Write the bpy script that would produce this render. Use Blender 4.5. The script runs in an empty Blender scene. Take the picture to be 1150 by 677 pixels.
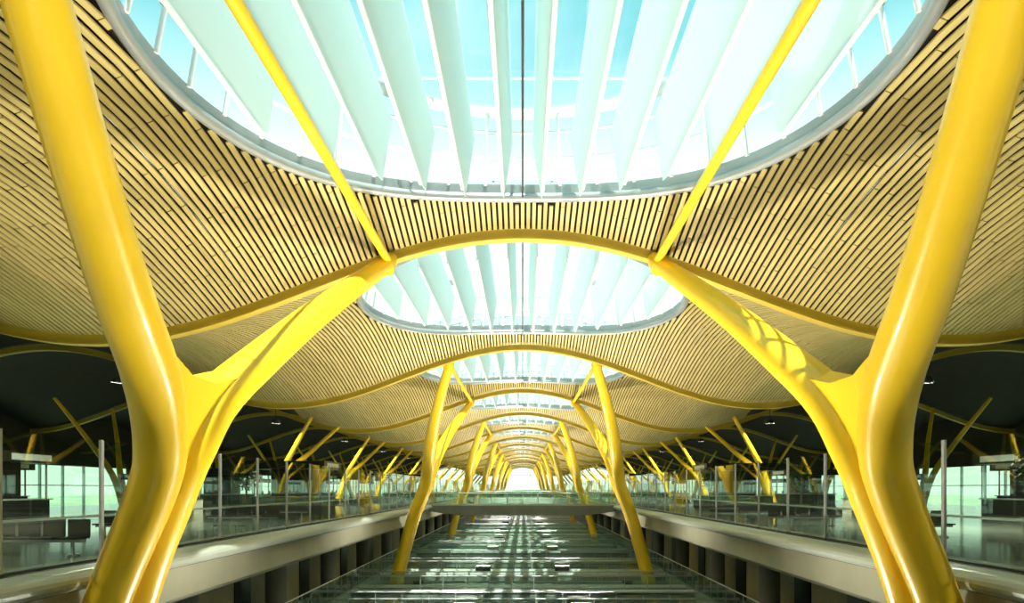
import bpy, math, random
from mathutils import Vector, Matrix
random.seed(4)
U=0.03; EYE=1.68; NB=15; Y0=13.5; S=18.0; HB=300
sc=bpy.context.scene
# ---------------------------------------------------------------- materials
def mat(name,col,rough=.5,metal=0.,var=.08,scale=2.,spec=.5,coat=0.,bump=0.,trans=0.):
    m=bpy.data.materials.new(name); m.use_nodes=True; n=m.node_tree.nodes; l=m.node_tree.links
    b=n['Principled BSDF']
    tc=n.new('ShaderNodeTexCoord'); nz=n.new('ShaderNodeTexNoise'); nz.inputs['Scale'].default_value=scale
    nz.inputs['Detail'].default_value=4
    l.new(tc.outputs['Object'],nz.inputs['Vector'])
    r=n.new('ShaderNodeValToRGB'); r.color_ramp.elements[0].position=.3; r.color_ramp.elements[1].position=.7
    c0=[max(0,c*(1-var)) for c in col]; c1=[min(1,c*(1+var)) for c in col]
    r.color_ramp.elements[0].color=(*c0,1); r.color_ramp.elements[1].color=(*c1,1)
    l.new(nz.outputs['Fac'],r.inputs['Fac']); l.new(r.outputs['Color'],b.inputs['Base Color'])
    b.inputs['Roughness'].default_value=rough; b.inputs['Metallic'].default_value=metal
    b.inputs['Specular IOR Level'].default_value=spec
    b.inputs['Coat Weight'].default_value=coat
    if bump:
        bp=n.new('ShaderNodeBump'); bp.inputs['Strength'].default_value=bump; l.new(nz.outputs['Fac'],bp.inputs['Height']); l.new(bp.outputs['Normal'],b.inputs['Normal'])
    return m
def glass(name,tint,base=.05,k=.8):
    m=bpy.data.materials.new(name); m.use_nodes=True; n=m.node_tree.nodes; l=m.node_tree.links
    n.remove(n['Principled BSDF']); o=n['Material Output']
    t=n.new('ShaderNodeBsdfTransparent'); t.inputs[0].default_value=(*tint,1)
    g=n.new('ShaderNodeBsdfGlossy'); g.inputs['Roughness'].default_value=.02; g.inputs[0].default_value=(.9,.95,.93,1)
    f=n.new('ShaderNodeLayerWeight'); f.inputs[0].default_value=.5
    p=n.new('ShaderNodeMath'); p.operation='POWER'; p.inputs[1].default_value=4.5; l.new(f.outputs['Facing'],p.inputs[0])
    q=n.new('ShaderNodeMath'); q.operation='MULTIPLY_ADD'; q.inputs[1].default_value=k; q.inputs[2].default_value=base; l.new(p.outputs[0],q.inputs[0])
    mx=n.new('ShaderNodeMixShader'); l.new(q.outputs[0],mx.inputs[0]); l.new(t.outputs[0],mx.inputs[1]); l.new(g.outputs[0],mx.inputs[2])
    l.new(mx.outputs[0],o.inputs[0]); return m
def fabric(name,col,tp=.28,tl=.5):
    m=bpy.data.materials.new(name); m.use_nodes=True; n=m.node_tree.nodes; l=m.node_tree.links
    n.remove(n['Principled BSDF']); o=n['Material Output']
    d=n.new('ShaderNodeBsdfDiffuse'); d.inputs[0].default_value=(*col,1)
    t=n.new('ShaderNodeBsdfTranslucent'); t.inputs[0].default_value=(*col,1)
    tr=n.new('ShaderNodeBsdfTransparent')
    a=n.new('ShaderNodeMixShader'); a.inputs[0].default_value=tl; l.new(d.outputs[0],a.inputs[1]); l.new(t.outputs[0],a.inputs[2])
    b=n.new('ShaderNodeMixShader'); b.inputs[0].default_value=tp; l.new(a.outputs[0],b.inputs[1]); l.new(tr.outputs[0],b.inputs[2])
    l.new(b.outputs[0],o.inputs[0]); return m
def slatmat():
    m=bpy.data.materials.new('bamboo_slats'); m.use_nodes=True; n=m.node_tree.nodes; l=m.node_tree.links
    b=n['Principled BSDF']; b.inputs['Roughness'].default_value=.5
    tc=n.new('ShaderNodeTexCoord'); mp=n.new('ShaderNodeMapping'); mp.inputs['Scale'].default_value=(5,.25,1)
    nz=n.new('ShaderNodeTexNoise'); nz.inputs['Scale'].default_value=1.; nz.inputs['Detail'].default_value=3
    l.new(tc.outputs['Object'],mp.inputs[0]); l.new(mp.outputs[0],nz.inputs['Vector'])
    r=n.new('ShaderNodeValToRGB'); r.color_ramp.elements[0].position=.3; r.color_ramp.elements[1].position=.7
    r.color_ramp.elements[0].color=(.46,.355,.12,1); r.color_ramp.elements[1].color=(.62,.49,.18,1)
    l.new(nz.outputs['Fac'],r.inputs['Fac']); l.new(r.outputs['Color'],b.inputs['Base Color']); return m
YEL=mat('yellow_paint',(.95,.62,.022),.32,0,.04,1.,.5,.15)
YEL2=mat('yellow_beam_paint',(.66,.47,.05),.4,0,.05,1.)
SLAT=slatmat()
BACK=mat('ceiling_backing',(.016,.013,.008),.9)
DARK=mat('dark_wall_soffit_shade',(.06,.058,.045),.8)  # shade of the unlit side ceiling put into the colour; also upper facade wall
WHITE=mat('white_metal',(.85,.87,.87),.35,0,.03)
RIM=mat('rim_grey_metal',(.40,.43,.44),.35,.5,.03)
GREY=mat('grey_steel',(.42,.44,.44),.4,.4)
DKG=mat('dark_steel',(.05,.055,.055),.35,.5)
LIP=mat('fascia_aluminium',(.42,.46,.40),.35,.2,.05,.8)
BEIGE=mat('beige_concrete',(.42,.41,.30),.7,0,.1,.6,bump=.05)
CONC=mat('grey_concrete',(.20,.22,.21),.7,0,.12,1.,bump=.08)
STONE=mat('polished_stone',(.22,.25,.20),.12,0,.12,.5,.6)
STONE2=mat('grey_terrazzo',(.15,.18,.17),.35,0,.1,.7,.5)
BLK=mat('black_laminate',(.012,.012,.012),.3)
LEAF=mat('leaf_green',(.03,.08,.015),.6,0,.4,6.)
BARK=mat('bark',(.09,.06,.04),.8)
GROUND=mat('grass_apron',(.34,.42,.28),.9,0,.3,.02)
PANEL=mat('counter_front',(.55,.52,.40),.4)
GL=glass('railing_glass',(.72,.88,.77),.16,.8)
GLS=glass('skylight_glass',(.92,.985,.98),.02,.5)
GLW=glass('facade_glass',(.82,.96,.88),.05)
GLE=glass('end_glass',(.90,1,.90),.03)
FIN=fabric('white_fabric',(.78,.89,.88),.10,.45)
# ---------------------------------------------------------------- mesh builder
class B:
    def __init__(s): s.v=[];s.f=[];s.m=[];s.sm=[];s.mats=[]
    def mi(s,m):
        if m not in s.mats: s.mats.append(m)
        return s.mats.index(m)
    def add(s,vs,fs,m,smooth=False):
        o=len(s.v); s.v+= [tuple(v) for v in vs]; k=s.mi(m)
        for f in fs: s.f.append(tuple(i+o for i in f)); s.m.append(k); s.sm.append(smooth)
    def box(s,a,b,m):
        x0,x1=sorted((a[0],b[0]));y0,y1=sorted((a[1],b[1]));z0,z1=sorted((a[2],b[2]))
        v=[(x0,y0,z0),(x1,y0,z0),(x1,y1,z0),(x0,y1,z0),(x0,y0,z1),(x1,y0,z1),(x1,y1,z1),(x0,y1,z1)]
        s.add(v,[(3,2,1,0),(4,5,6,7),(0,1,5,4),(1,2,6,5),(2,3,7,6),(3,0,4,7)],m)
    def paneX(s,x,y0,y1,z0,z1,m): s.add([(x,y0,z0),(x,y1,z0),(x,y1,z1),(x,y0,z1)],[(0,1,2,3)],m)
    def paneY(s,y,x0,x1,z0,z1,m): s.add([(x0,y,z0),(x1,y,z0),(x1,y,z1),(x0,y,z1)],[(0,1,2,3)],m)
    def tube(s,pts,rad,m,n=14,cap=True):
        pts=[Vector(p) for p in pts]; N=len(pts)
        if not hasattr(rad,'__len__'): rad=[rad]*N
        T=[(pts[min(i+1,N-1)]-pts[max(i-1,0)]).normalized() for i in range(N)]
        up=Vector((0,0,1)) if abs(T[0].z)<.9 else Vector((1,0,0))
        a=T[0].cross(up).normalized(); vs=[]
        for i in range(N):
            a=(a-T[i]*a.dot(T[i])).normalized(); b=T[i].cross(a)
            for j in range(n):
                t=2*math.pi*j/n; vs.append(pts[i]+(a*math.cos(t)+b*math.sin(t))*rad[i])
        fs=[(i*n+j,i*n+(j+1)%n,(i+1)*n+(j+1)%n,(i+1)*n+j) for i in range(N-1) for j in range(n)]
        s.add(vs,fs,m,True)
        if cap:
            s.add(vs[:n],[tuple(range(n-1,-1,-1))],m); s.add(vs[-n:],[tuple(range(n))],m)
    def ext(s,prof,y0,y1,m,smooth=False):
        n=len(prof); v=[(p[0],y0,p[1]) for p in prof]+[(p[0],y1,p[1]) for p in prof]
        f=[(i,(i+1)%n,n+(i+1)%n,n+i) for i in range(n)]+[tuple(range(n-1,-1,-1)),tuple(range(n,2*n))]
        s.add(v,f,m,smooth)
    def mesh(s,name):
        me=bpy.data.meshes.new(name); me.from_pydata(s.v,[],s.f)
        for m in s.mats: me.materials.append(m)
        me.polygons.foreach_set('material_index',s.m); me.polygons.foreach_set('use_smooth',s.sm); me.update(); return me
def obj(name,me,loc=(0,0,0),parent=None,rz=0):
    o=bpy.data.objects.new(name,me); o.location=loc; o.rotation_euler=(0,0,rz); sc.collection.objects.link(o)
    if parent: o.parent=parent
    return o
def empty(name,loc=(0,0,0)):
    o=bpy.data.objects.new(name,None); o.location=loc; sc.collection.objects.link(o); return o
def spline(ps,k=6):
    out=[];n=len(ps)
    for i in range(n-1):
        p0=Vector(ps[max(i-1,0)]);p1=Vector(ps[i]);p2=Vector(ps[i+1]);p3=Vector(ps[min(i+2,n-1)])
        for j in range(k):
            t=j/k; out.append(.5*((2*p1)+(p2-p0)*t+(2*p0-5*p1+4*p2-p3)*t*t+(3*p1-p0-3*p2+p3)*t**3))
    out.append(Vector(ps[-1])); return out
def beamh(x): return 224+59*math.cos(math.pi*x/480)
def roofh(x,y):
    t=(y+HB)/(2*HB); return beamh(x)+6+55*math.sin(math.pi*max(0,min(1,t)))
R=250
def L(x,h,y): return Vector((x*U,y*U,h*U+EYE))
# ---------------------------------------------------------------- ceiling bay
W=960
b=B()
def grid(x0,x1,y0,y1,nx,ny,off,m):
    vs=[];fs=[]
    for i in range(nx+1):
        for j in range(ny+1):
            x=x0+(x1-x0)*i/nx;y=y0+(y1-y0)*j/ny; vs.append(L(x,roofh(x,y)+off,y))
    for i in range(nx):
        for j in range(ny):
            a=i*(ny+1)+j; fs.append((a,a+1,a+ny+2,a+ny+1))
    b.add(vs,fs,m,True)
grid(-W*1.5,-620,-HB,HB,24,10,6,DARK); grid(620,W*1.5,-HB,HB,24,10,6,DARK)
grid(-620,-300,-HB,HB,10,12,6,BACK); grid(300,620,-HB,HB,10,12,6,BACK)
n=96;k=6;vs=[];fs=[]
for i in range(n):
    t=2*math.pi*i/n; c,s_=math.cos(t),math.sin(t); q=1/max(abs(c),abs(s_))*HB
    for j in range(k+1):
        r=R+(q-R)*j/k; x,y=c*r,s_*r; vs.append(L(x,roofh(x,y)+6,y))
for i in range(n):
    for j in range(k):
        a=i*(k+1)+j; c_=((i+1)%n)*(k+1)+j; fs.append((a,a+1,c_+1,c_))
b.add(vs,fs,BACK,True)
pitch=6.1; w=3.75; th=1.4
def slat(x,y0,y1):
    if y1-y0<6: return
    ns=max(2,int((y1-y0)/55)); 
    vs=[];fs=[]
    for i in range(ns+1):
        y=y0+(y1-y0)*i/ns
        for (dx,dz) in ((-w/2,0),(w/2,0),(w/2,th),(-w/2,th)):
            vs.append(L(x+dx,roofh(x+dx,y)+dz-1,y))
    for i in range(ns):
        a=i*4
        for q in range(4): fs.append((a+q,a+(q+1)%4,a+4+(q+1)%4,a+4+q))
    fs.append((3,2,1,0)); e=ns*4; fs.append((e,e+1,e+2,e+3))
    b.add(vs,fs,SLAT)
x=-640.5
while x<=641:
    joints=[-HB+6+((int(x*7)%5)*24)+120*q for q in range(0,6)]
    cuts=[-HB+4]+[j for j in joints if -HB+20<j<HB-20]+[HB-4]
    for a,c in zip(cuts[:-1],cuts[1:]):
        a2,c2=a+.5,c-.5
        if abs(x)<R+4:
            e=math.sqrt(max(0,(R+4)**2-x*x))
            if c2<-e or a2>e: slat(x,a2,c2)
            else:
                if a2<-e: slat(x,a2,-e)
                if c2>e: slat(x,e,c2)
        else: slat(x,a2,c2)
    x+=pitch
CB=b.mesh('ceiling_bay')
ceil=empty('ceiling')
for q in range(-1,NB): obj('slatted_bay',CB,(0,Y0+S*q,0),ceil)
# ---------------------------------------------------------------- beams
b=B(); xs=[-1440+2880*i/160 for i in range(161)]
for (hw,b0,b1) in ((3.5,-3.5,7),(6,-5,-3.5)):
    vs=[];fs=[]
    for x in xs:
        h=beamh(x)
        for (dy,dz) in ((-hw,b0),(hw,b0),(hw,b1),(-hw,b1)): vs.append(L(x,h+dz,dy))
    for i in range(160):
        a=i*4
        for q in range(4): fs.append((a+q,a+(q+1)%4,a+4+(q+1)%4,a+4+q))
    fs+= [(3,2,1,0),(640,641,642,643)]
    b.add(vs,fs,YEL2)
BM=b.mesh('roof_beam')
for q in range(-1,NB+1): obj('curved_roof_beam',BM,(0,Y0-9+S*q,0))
# ---------------------------------------------------------------- skylight
b=B(); HT=385
def ring(r0,f0,r1,f1,m,smooth=True,n=96):
    vs=[];fs=[]
    for i in range(n):
        t=2*math.pi*i/n;c,s_=math.cos(t),math.sin(t)
        vs.append(L(c*r0,f0(c*r0,s_*r0),s_*r0)); vs.append(L(c*r1,f1(c*r1,s_*r1),s_*r1))
    for i in range(n): a=2*i;c_=2*((i+1)%n); fs.append((a,a+1,c_+1,c_))
    b.add(vs,fs,m,smooth)
r=R
pts=[L(math.cos(2*math.pi*i/96)*r,roofh(math.cos(2*math.pi*i/96)*r,math.sin(2*math.pi*i/96)*r)+1,math.sin(2*math.pi*i/96)*r) for i in range(97)]
b.tube(pts,.14,RIM,10,False)
ring(R,roofh,R-2,lambda x,y:roofh(x*1.01,y*1.01)+14,RIM)
ring(R-2,lambda x,y:roofh(x*1.01,y*1.01)+14,R-18,lambda x,y:HT-6,GLS)
ring(R-16,lambda x,y:HT-8,R-26,lambda x,y:HT-2,WHITE)
for i in range(40):
    t=2*math.pi*i/40;c,s_=math.cos(t),math.sin(t)
    b.tube([L(c*(R-3),roofh(c*R,s_*R)+12,s_*(R-3)),L(c*(R-20),HT-6,s_*(R-20))],.055,WHITE,6)
for hh in (.35,.7):
    pts=[]
    for i in range(97):
        t=2*math.pi*i/96;c,s_=math.cos(t),math.sin(t); e=roofh(c*R,s_*R)+14
        rr_=R-2-16*hh; pts.append(L(c*rr_,e+(HT-e)*hh,s_*rr_))
    b.tube(pts,.05,WHITE,6,False)
vs=[];fs=[];n=64;rr=[0,60,120,180,R-26]
for r_ in rr:
    for i in range(n):
        t=2*math.pi*i/n; vs.append(L(math.cos(t)*r_,HT+14*(1-(r_/(R-26))**2),math.sin(t)*r_))
for a in range(4):
    for i in range(n):
        fs.append((a*n+i,a*n+(i+1)%n,(a+1)*n+(i+1)%n,(a+1)*n+i))
b.add(vs,fs,GLS,True)
for yy in range(-180,181,120):
    e=math.sqrt(max(1,(R-24)**2-yy*yy)); b.box(L(-e,HT,yy-.5),L(e,HT+2,yy+.5),WHITE)
e=R-20; b.box(L(-1.2,HT-10,-e),L(1.2,HT-1,e),DKG); b.box(L(-.9,286,-e*.9),L(.9,290,e*.9),DKG)
for i in range(-6,6):
    xx=i*39+19.5
    e=math.sqrt((R-8)**2-xx*xx)
    nn=24; vs=[];fs=[]
    for j in range(nn+1):
        y=-e+2*e*j/nn; top=358
        bo=291+8*(abs(y)/e)**8; lean=-9*(1 if xx>0 else -1)
        vs+= [L(xx-.3,bo,y),L(xx+.3,bo,y),L(xx+.3+lean,top,y),L(xx-.3+lean,top,y)]
    for j in range(nn):
        a=j*4
        for q in (1,3,0,2): fs.append((a+q,a+(q+1)%4,a+4+(q+1)%4,a+4+q))
    b.add(vs,fs,FIN)
    b.tube([L(xx,291,-e*.85),L(xx,291,e*.85)],.06,WHITE,6)
SK=b.mesh('skylight')
for q in range(-1,NB): obj('round_skylight',SK,(0,Y0+S*q,0))
# ---------------------------------------------------------------- main trees
def tree(sx):
    b=B()
    def Q(x,h,y): return L(sx*x,h,y)
    for sy in (-1,1):
        arm=[Q(148,252,sy*293),Q(172,205,sy*230),Q(195,154,sy*160),Q(213,106,sy*96),Q(225,66,sy*44),Q(233,28,sy*20),Q(243,-5,sy*14),Q(270,-77,sy*18),Q(304,-200,sy*28),Q(340,-350,sy*40),Q(367,-478,sy*50)]
        rads=[9,11,13,15,16.5,16,15,13.5,12,11.5,11]
        pts=spline(arm,6); rr=[]
        for i in range(len(pts)):
            a=i/6; j=min(int(a),len(rads)-2); rr.append((rads[j]+(rads[j+1]-rads[j])*(a-j))*U)
        b.tube(pts,rr,YEL,24)
        b.tube([Q(146,258,sy*297),Q(152,244,sy*286)],[.2,.34],YEL,16)
        b.tube([Q(367,-480,sy*50),Q(367,-476,sy*50)],[.8,.8],GREY,20)
    poly=[(209,112,-92),(219,84,-44),(222,76,-16),(222,76,16),(219,84,44),(209,112,92),(228,45,30),(240,10,14),(258,-40,10),(258,-40,-10),(240,10,-14),(228,45,-30)]
    n=len(poly); th=8
    vs=[Q(p[0]-th,p[1]-3,p[2]) for p in poly]+[Q(p[0]+th,p[1]+3,p[2]) for p in poly]
    fs=[tuple(range(n)),tuple(range(2*n-1,n-1,-1))]+[(i,(i+1)%n,n+(i+1)%n,n+i) for i in range(n)]
    b.add(vs,fs,YEL)
    b.tube([Q(148,250,-295),Q(148,250,295)],4.4*U,YEL,14)
    return b.mesh('tree_column')
TL=tree(-1);TR=tree(1)
for q in range(0,NB,2):
    for me in (TL,TR): obj('branching_tree_column',me,(0,Y0+S*q,0))
def stree(sx,x0,dx):
    b=B()
    for sy in (-1,1):
        xt=x0-dx; ht=beamh(xt)+2
        b.tube(spline([L(sx*xt,ht,sy*120),L(sx*(x0-dx*.57),ht*.57,sy*66),L(sx*(x0-dx*.23),36,sy*18),L(sx*x0,-56,sy*9)],5),[.13+.011*i for i in range(16)],YEL,12)
    b.tube([L(sx*x0,-56,0),L(sx*x0,-53,0)],[.6,.55],GREY,16)
    return b.mesh('side_tree')
for args,off in (((640,140),1.5),((1080,-110),5.),):
    for sx in (-1,1):
        SM=stree(sx,*args)
        for q in range(1,NB): obj('deck_tree_column',SM,(0,Y0+S*q+off,0))
# ---------------------------------------------------------------- decks
YA=-6.; YB=Y0-9+S*NB
fl=empty('floor')
for sx in (-1,1):
    b=B()
    b.box((sx*9.3,YA,-.4),(sx*43.2,YB,0),STONE)
    obj('deck_slab',b.mesh('deck_slab'),(0,0,0),fl)
    b=B()
    c=[]
    for i in range(9):
        t=-math.pi/2+math.pi*i/8; c.append((sx*(9.05-.12-math.cos(t)*.28),-.16+math.sin(t)*.2))
    prof=[(sx*9.4,-.36)]+c+[(sx*9.4,.04)]
    b.ext(prof,YA,YB,LIP,False)
    b.ext([(sx*9.22,-.42),(sx*9.22,-1.25),(sx*9.7,-1.5),(sx*15,-1.5),(sx*15,-.42)],YA,YB,BEIGE)
    b.box((sx*9.1,YA,-.42),(sx*9.4,YB,-.36),DKG)
    obj('deck_edge_fascia',b.mesh('fascia'))
    b=B()
    b.box((sx*13.4,YA,-5.1),(sx*13.8,YB,-1.5),BEIGE)
    y=4
    while y<YB-6:
        b.box((sx*13.34,y,-5.1),(sx*13.4,y+1.8,-2.6),BLK)
        b.box((sx*13.30,y-.1,-2.6),(sx*13.4,y+1.9,-2.5),GREY)
        y+=9
    obj('wall_'+('left' if sx<0 else 'right'),b.mesh('wall'))
    b=B(); b.box((sx*11.3,YA,-5.5),(sx*13.4,YB,-5.07),STONE2); b.box((sx*11.25,YA,-5.9),(sx*11.45,YB,-5.0),LIP)
    obj('lower_gallery_slab',b.mesh('lg'),(0,0,0),fl)
    b=B(); b.box((sx*12.4,YA,-13.),(sx*12.6,YB,-5.5),BEIGE); obj('basement_wall',b.mesh('bw'))
    b=B(); y=6.
    while y<YB-3:
        b.tube([(sx*12.2,y,-5.07),(sx*12.2,y,-1.5)],.5,CONC,20)
        b.tube([(sx*12.2,y,-1.75),(sx*12.2,y,-1.5)],[.5,.75],CONC,20)
        y+=9
    obj('concrete_column_row',b.mesh('cols'))
    def railing(b,x,z0,ht,ya,yb,step,pr=.05):
        y=ya
        while y<=yb+.01:
            b.box((x-.03,y-pr,z0),(x+.03,y+pr,z0+ht),GREY)
            b.box((x-.09,y-.09,z0),(x+.09,y+.09,z0+.06),DKG)
            if y+step<=yb+.01:
                b.paneX(x,y+.09,y+step-.09,z0+.06,z0+ht-.02,GL)
            y+=step
        b.box((x-.04,ya,z0+.0),(x+.04,yb,z0+.06),DKG)
    b=B(); railing(b,sx*9.65,0.03,2.75,YA+.3,YB-1,3.0)
    b.tube([(sx*9.72,YA,1.05),(sx*9.72,YB-1,1.05)],.03,GREY,8)
    obj('glass_railing',b.mesh('rail'))
    b=B(); railing(b,sx*11.5,-5.07,1.15,YA+.3,YB-1,1.5,.025)
    b.tube([(sx*11.5,YA,-3.9),(sx*11.5,YB-1,-3.9)],.035,WHITE,8)
    obj('lower_glass_railing',b.mesh('rail2'))
    b=B(); X=sx*43.4
    b.paneX(X,YA,YB,0,3.8,GLW)
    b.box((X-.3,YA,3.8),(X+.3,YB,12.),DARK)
    y=YA
    while y<YB: b.box((X-.12,y-.05,0),(X+.12,y+.05,3.8),GREY); y+=3
    b.box((X-.1,YA,1.9),(X+.1,YB,1.98),GREY)
    obj('window_'+('1' if sx<0 else '2'),b.mesh('facade'))
b=B(); b.box((-12.6,YA,-13.2),(12.6,YB,-12.7),STONE2); obj('canyon_floor',b.mesh('cf'),(0,0,0),fl)
b=B(); y=-1.2
while y<YB-8:
    b.box((-11.3,y,-5.65),(11.3,y+2.4,-5.2),CONC)
    for e in (0,2.34):
        b.box((-11.3,y+e,-5.3),(11.3,y+e+.09,-5.0),WHITE)
        b.tube([(-11.3,y+e+.04,-4.1),(11.3,y+e+.04,-4.1)],.04,GREY,6)
        if y<110: b.paneY(y+e+.04,-11.3,11.3,-5.0,-4.12,GL)
        for i in range(16): b.box((-11.2+i*1.49,y+e+.02,-5.0),(-11.16+i*1.49,y+e+.06,-4.1),GREY)
    y+=9
obj('lower_footbridge_row',b.mesh('lfb'))
b=B()
i=0
while True:
    y=14+i*9+7.5; i+=1
    if y>YB-4: break
    b.box((-11,y-3.6,-9.1),(11,y-1.4,-8.8),CONC)
    for e in (3.6,1.4):
        b.box((-11,y-e-.04,-8.8),(11,y-e+.04,-8.6),WHITE); b.tube([(-11,y-e,-7.8),(11,y-e,-7.8)],.035,GREY,6)
        for k_ in range(12): b.box((-10.9+k_*1.95,y-e-.02,-8.6),(-10.86+k_*1.95,y-e+.02,-7.8),GREY)
    b.box((-12.4,y,-9.4),(12.4,y+.6,-8.7),DKG)
for xx in (-5,5): b.box((xx-.2,14,-9.3),(xx+.2,YB-4,-9.1),DKG)
obj('basement_footbridge_row',b.mesh('ccb'))
def bridge(y,wd=4.):
    b=B()
    b.ext([(-9.0,-.02),(9.0,-.02),(9.0,-.55),(6,-.95),(-6,-.95),(-9.0,-.55)],y,y+wd,CONC)
    for e in (0.05,wd-.05):
        b.box((-9,y+e-.06,-.02),(9,y+e+.06,.1),LIP)
        for i in range(13): b.box((-9+i*1.5-.03,y+e-.03,.05),(-9+i*1.5+.03,y+e+.03,1.15),GREY)
        b.paneY(y+e,-9,9,.1,1.1,GL)
        b.tube([(-9,y+e,1.18),(9,y+e,1.18)],.04,GREY,8)
    obj('footbridge',b.mesh('bridge'))
bridge(-5.4,4.6)
for y in (64,111,172,217): bridge(y)
b=B()
b.paneY(YB+.1,-43,43,-12,11,GLE)
for i in range(-14,15): b.box((i*3-.06,YB,-12),(i*3+.06,YB+.3,11),WHITE)
for z in (-5,0,3.5,7): b.box((-43,YB,z-.08),(43,YB+.3,z+.08),WHITE)
obj('window_3',b.mesh('endwall'))
b=B(); b.box((-43.5,YA-.4,-13),(43.5,YA,16),BEIGE); obj('wall_back',b.mesh('bk'))
b=B(); b.box((-900,-300,-14.4),(900,1500,-14),GROUND); obj('ground',b.mesh('gr'))
# ---------------------------------------------------------------- deck furniture
def kiosk():
    b=B()
    b.box((-2.2,-1.6,0),(2.2,1.6,1.1),BLK); b.box((-2.3,-1.7,1.1),(2.3,1.7,1.16),GREY)
    b.box((-1.2,-1,1.16),(1.2,1,2.9),BLK)
    for x in (-2.1,2.1):
        for y in (-1.5,1.5): b.tube([(x,y,1.16),(x,y,2.9)],.05,GREY,8)
    b.box((-2.5,-1.9,2.9),(2.5,1.9,3.4),BLK)
    b.box((-2.52,-1.3,3.0),(-2.5,1.3,3.3),WHITE); b.box((2.5,-1.3,3.0),(2.52,1.3,3.3),WHITE)
    return b.mesh('kiosk')
KM=kiosk()
for x,y in ((15.2,15.),(-25,20),(25,19),(-26,32),(26,33),(-36,44),(36,46),(-15,44),(15.2,48),(-27,60),(27,64),(15,80),(-15,84),(-28,90),(28,92)): obj('retail_kiosk',KM,(x,y,0))
def desk():
    b=B()
    for i in range(4):
        y=i*2.1
        b.box((-.35,y,0),(.35,y+1.5,.95),PANEL); b.box((-.42,y-.05,.95),(.42,y+1.55,1.0),BLK)
        b.box((-.03,y+.5,1.0),(.03,y+1.0,1.35),BLK); b.box((-.5,y+1.55,0),(.5,y+2.05,.3),DKG)
    for y in (0,8.): b.tube([(0,y,0),(0,y,2.7)],.05,GREY,8)
    b.box((-.12,-.1,2.3),(.12,8.2,2.75),BLK)
    return b.mesh('desk')
DM=desk()
for i in range(8):
    for sx in (-1,1): obj('check_in_desk_island',DM,(sx*(21.8 if i%2 else 29.9),24+i*13.,0))
def bench():
    b=B()
    for i in range(5):
        x=i*.62
        b.box((x-.27,-.25,.42),(x+.27,.25,.47),BLK)
        b.ext([(x-.27,.47),(x+.27,.47),(x+.27,.9),(x-.27,.9)],.22,.27,BLK)
    b.box((-.3,-.03,.34),(2.8,.03,.42),GREY)
    for x in (0,2.48): b.box((x-.03,-.25,0),(x+.03,.25,.04),GREY); b.box((x-.03,-.03,0),(x+.03,.03,.36),GREY)
    return b.mesh('bench')
BN=bench()
for i in range(14):
    for sx in (-1,1):
        yy=10+i*6.5
        if any(abs(yy-k_)<2.5 for k_ in ((15,48,80) if sx>0 else (44,84))): continue
        obj('seat_row',BN,(sx*(12.4 if i%2 else 13.2)-1.2,yy,0),None,0)
def ptree():
    b=B(); b.tube([(0,0,0),(0,0,.1),(0,0,.7)],[.35,.38,.5],DKG,16); b.tube([(0,0,.6),(.05,0,1.4),(0,.05,2.1)],[.07,.05,.03],BARK,8)
    for i in range(520):
        d=Vector((random.gauss(0,1),random.gauss(0,1),random.gauss(0,1))).normalized()*random.uniform(.3,1)
        c=Vector((d.x*.85,d.y*.85,2.3+d.z*.9)); a=Vector((random.gauss(0,1),random.gauss(0,1),random.gauss(0,1))).normalized(); e=a.orthogonal().normalized()
        b.add([c-a*.13,c+e*.05,c+a*.13,c-e*.05],[(0,1,2,3)],LEAF)
    return b.mesh('ptree')
PT=ptree()
for x,y in ((-16.2,39),(17.,22.),(16.2,39),(-16.2,53),(16.2,58)): obj('potted_tree',PT,(x,y,0))
# ---------------------------------------------------------------- added fill lamps
b=B()
b.box((-.6,-.6,.01),(.6,.6,.08),BLK)
for a,c in (((-.6,-.6,0.01),(-.56,.6,.6)),((.56,-.6,0.01),(.6,.6,.6)),((-.6,-.6,0.01),(.6,-.56,.6)),((-.6,.56,0.01),(.6,.6,.6))): b.box(a,c,BLK)
UP=b.mesh('fill_uplight')  # boxes added on the lower footbridges to brighten the ceiling evenly
def upl(en):
    ld=bpy.data.lights.new('fill_uplight','AREA'); ld.shape='RECTANGLE'; ld.size=.95; ld.size_y=.95; ld.energy=en; ld.color=(1,.95,.79); return ld
LA,LB=upl(2400),upl(1350)
for y in [0]+[18+18*q for q in range(14)]:
    for sx in (-1,1):
        o=obj('fill_uplight_box',UP,(sx*3.2,y,-5.19))
        l=bpy.data.objects.new('fill_light',LB if y<1 else LA); sc.collection.objects.link(l); l.parent=o; l.location=(0,0,.12); l.rotation_euler=(math.pi,0,0)
b=B(); b.tube([(0,0,.12),(0,0,.9)],.02,DKG,8); b.tube([(0,0,-.12),(0,0,.12)],[.32,.22],DKG,20,False)
PN=b.mesh('fill_pendant')  # pendants added to brighten the poorly lit side decks
pd=bpy.data.lights.new('fill_pendant','AREA'); pd.shape='DISK'; pd.size=.4; pd.energy=1100; pd.color=(1,.97,.86); pd.spread=math.radians(150)
for q in range(0,12):
    for sx in (-1,1):
        o=obj('fill_pendant_lamp',PN,(sx*17.2,Y0+S*q-3,6.3))
        l=bpy.data.objects.new('fill_light',pd); sc.collection.objects.link(l); l.parent=o; l.location=(0,0,-.05)
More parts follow.
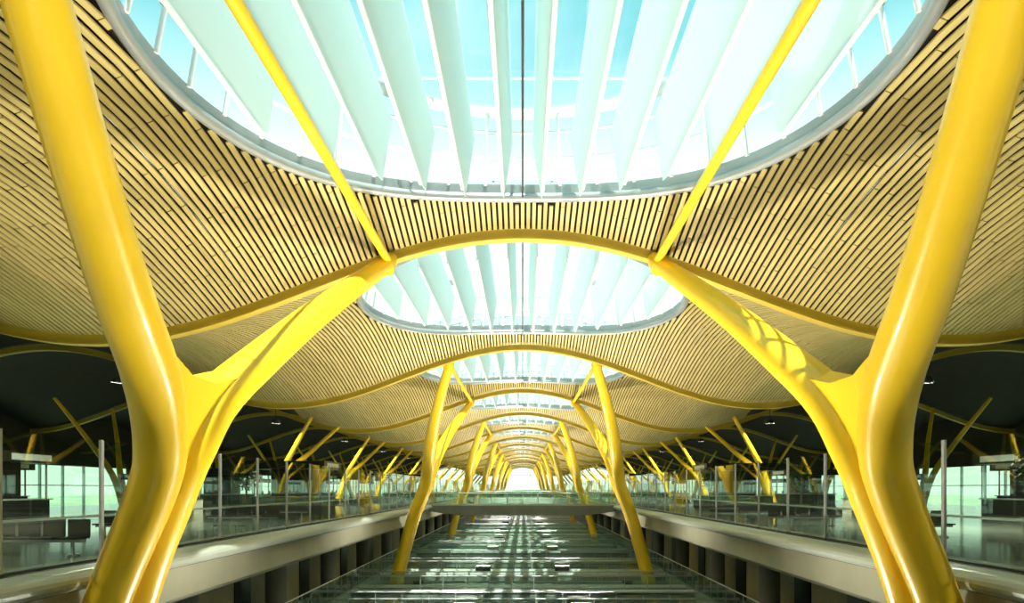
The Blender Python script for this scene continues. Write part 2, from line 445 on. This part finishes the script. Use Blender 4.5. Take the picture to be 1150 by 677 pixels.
# ---------------------------------------------------------------- sun, sky
sd=bpy.data.lights.new('sun','SUN'); sd.energy=8; sd.angle=.01; sd.color=(1,.97,.86)
s=bpy.data.objects.new('sun',sd); sc.collection.objects.link(s); 
dirv=Vector((-.16,.44,-1)); s.rotation_euler=dirv.to_track_quat('-Z','Y').to_euler()
wd=bpy.data.worlds.new('sky'); sc.world=wd; wd.use_nodes=True; n=wd.node_tree.nodes; l=wd.node_tree.links
bg=n['Background']; tc=n.new('ShaderNodeTexCoord'); sp=n.new('ShaderNodeSeparateXYZ'); r=n.new('ShaderNodeValToRGB')
l.new(tc.outputs['Generated'],sp.inputs[0]); l.new(sp.outputs['Z'],r.inputs[0])
e=r.color_ramp.elements; e[0].position=0; e[0].color=(.86,1,.84,1); e[1].position=1; e[1].color=(.10,.42,.48,1)
x=e.new(.42); x.color=(.74,.93,.92,1); x=e.new(.54); x.color=(.20,.54,.58,1)
nz=n.new('ShaderNodeTexNoise'); nz.inputs['Scale'].default_value=2.5; nz.inputs['Detail'].default_value=5; l.new(tc.outputs['Generated'],nz.inputs['Vector'])
cr=n.new('ShaderNodeValToRGB'); cr.color_ramp.elements[0].position=.5; cr.color_ramp.elements[1].position=.9; l.new(nz.outputs['Fac'],cr.inputs[0])
mx=n.new('ShaderNodeMixRGB'); l.new(cr.outputs[0],mx.inputs[0]); l.new(r.outputs[0],mx.inputs[1]); mx.inputs[2].default_value=(.7,.9,.92,1)
l.new(mx.outputs[0],bg.inputs[0]); bg.inputs[1].default_value=1.4
sc.view_settings.view_transform='Standard'
sc.view_settings.exposure=.2
# ---------------------------------------------------------------- camera
cd=bpy.data.cameras.new('cam'); cd.lens=36*750/1150; cd.sensor_width=36; cd.sensor_fit='HORIZONTAL'
cd.shift_x=-(587-575)/1150; cd.shift_y=(548-338.5)/1150; cd.clip_end=3000; cd.clip_start=.05
c=bpy.data.objects.new('camera',cd); sc.collection.objects.link(c); c.location=(0,0,EYE); c.rotation_euler=(math.pi/2,0,0); sc.camera=c
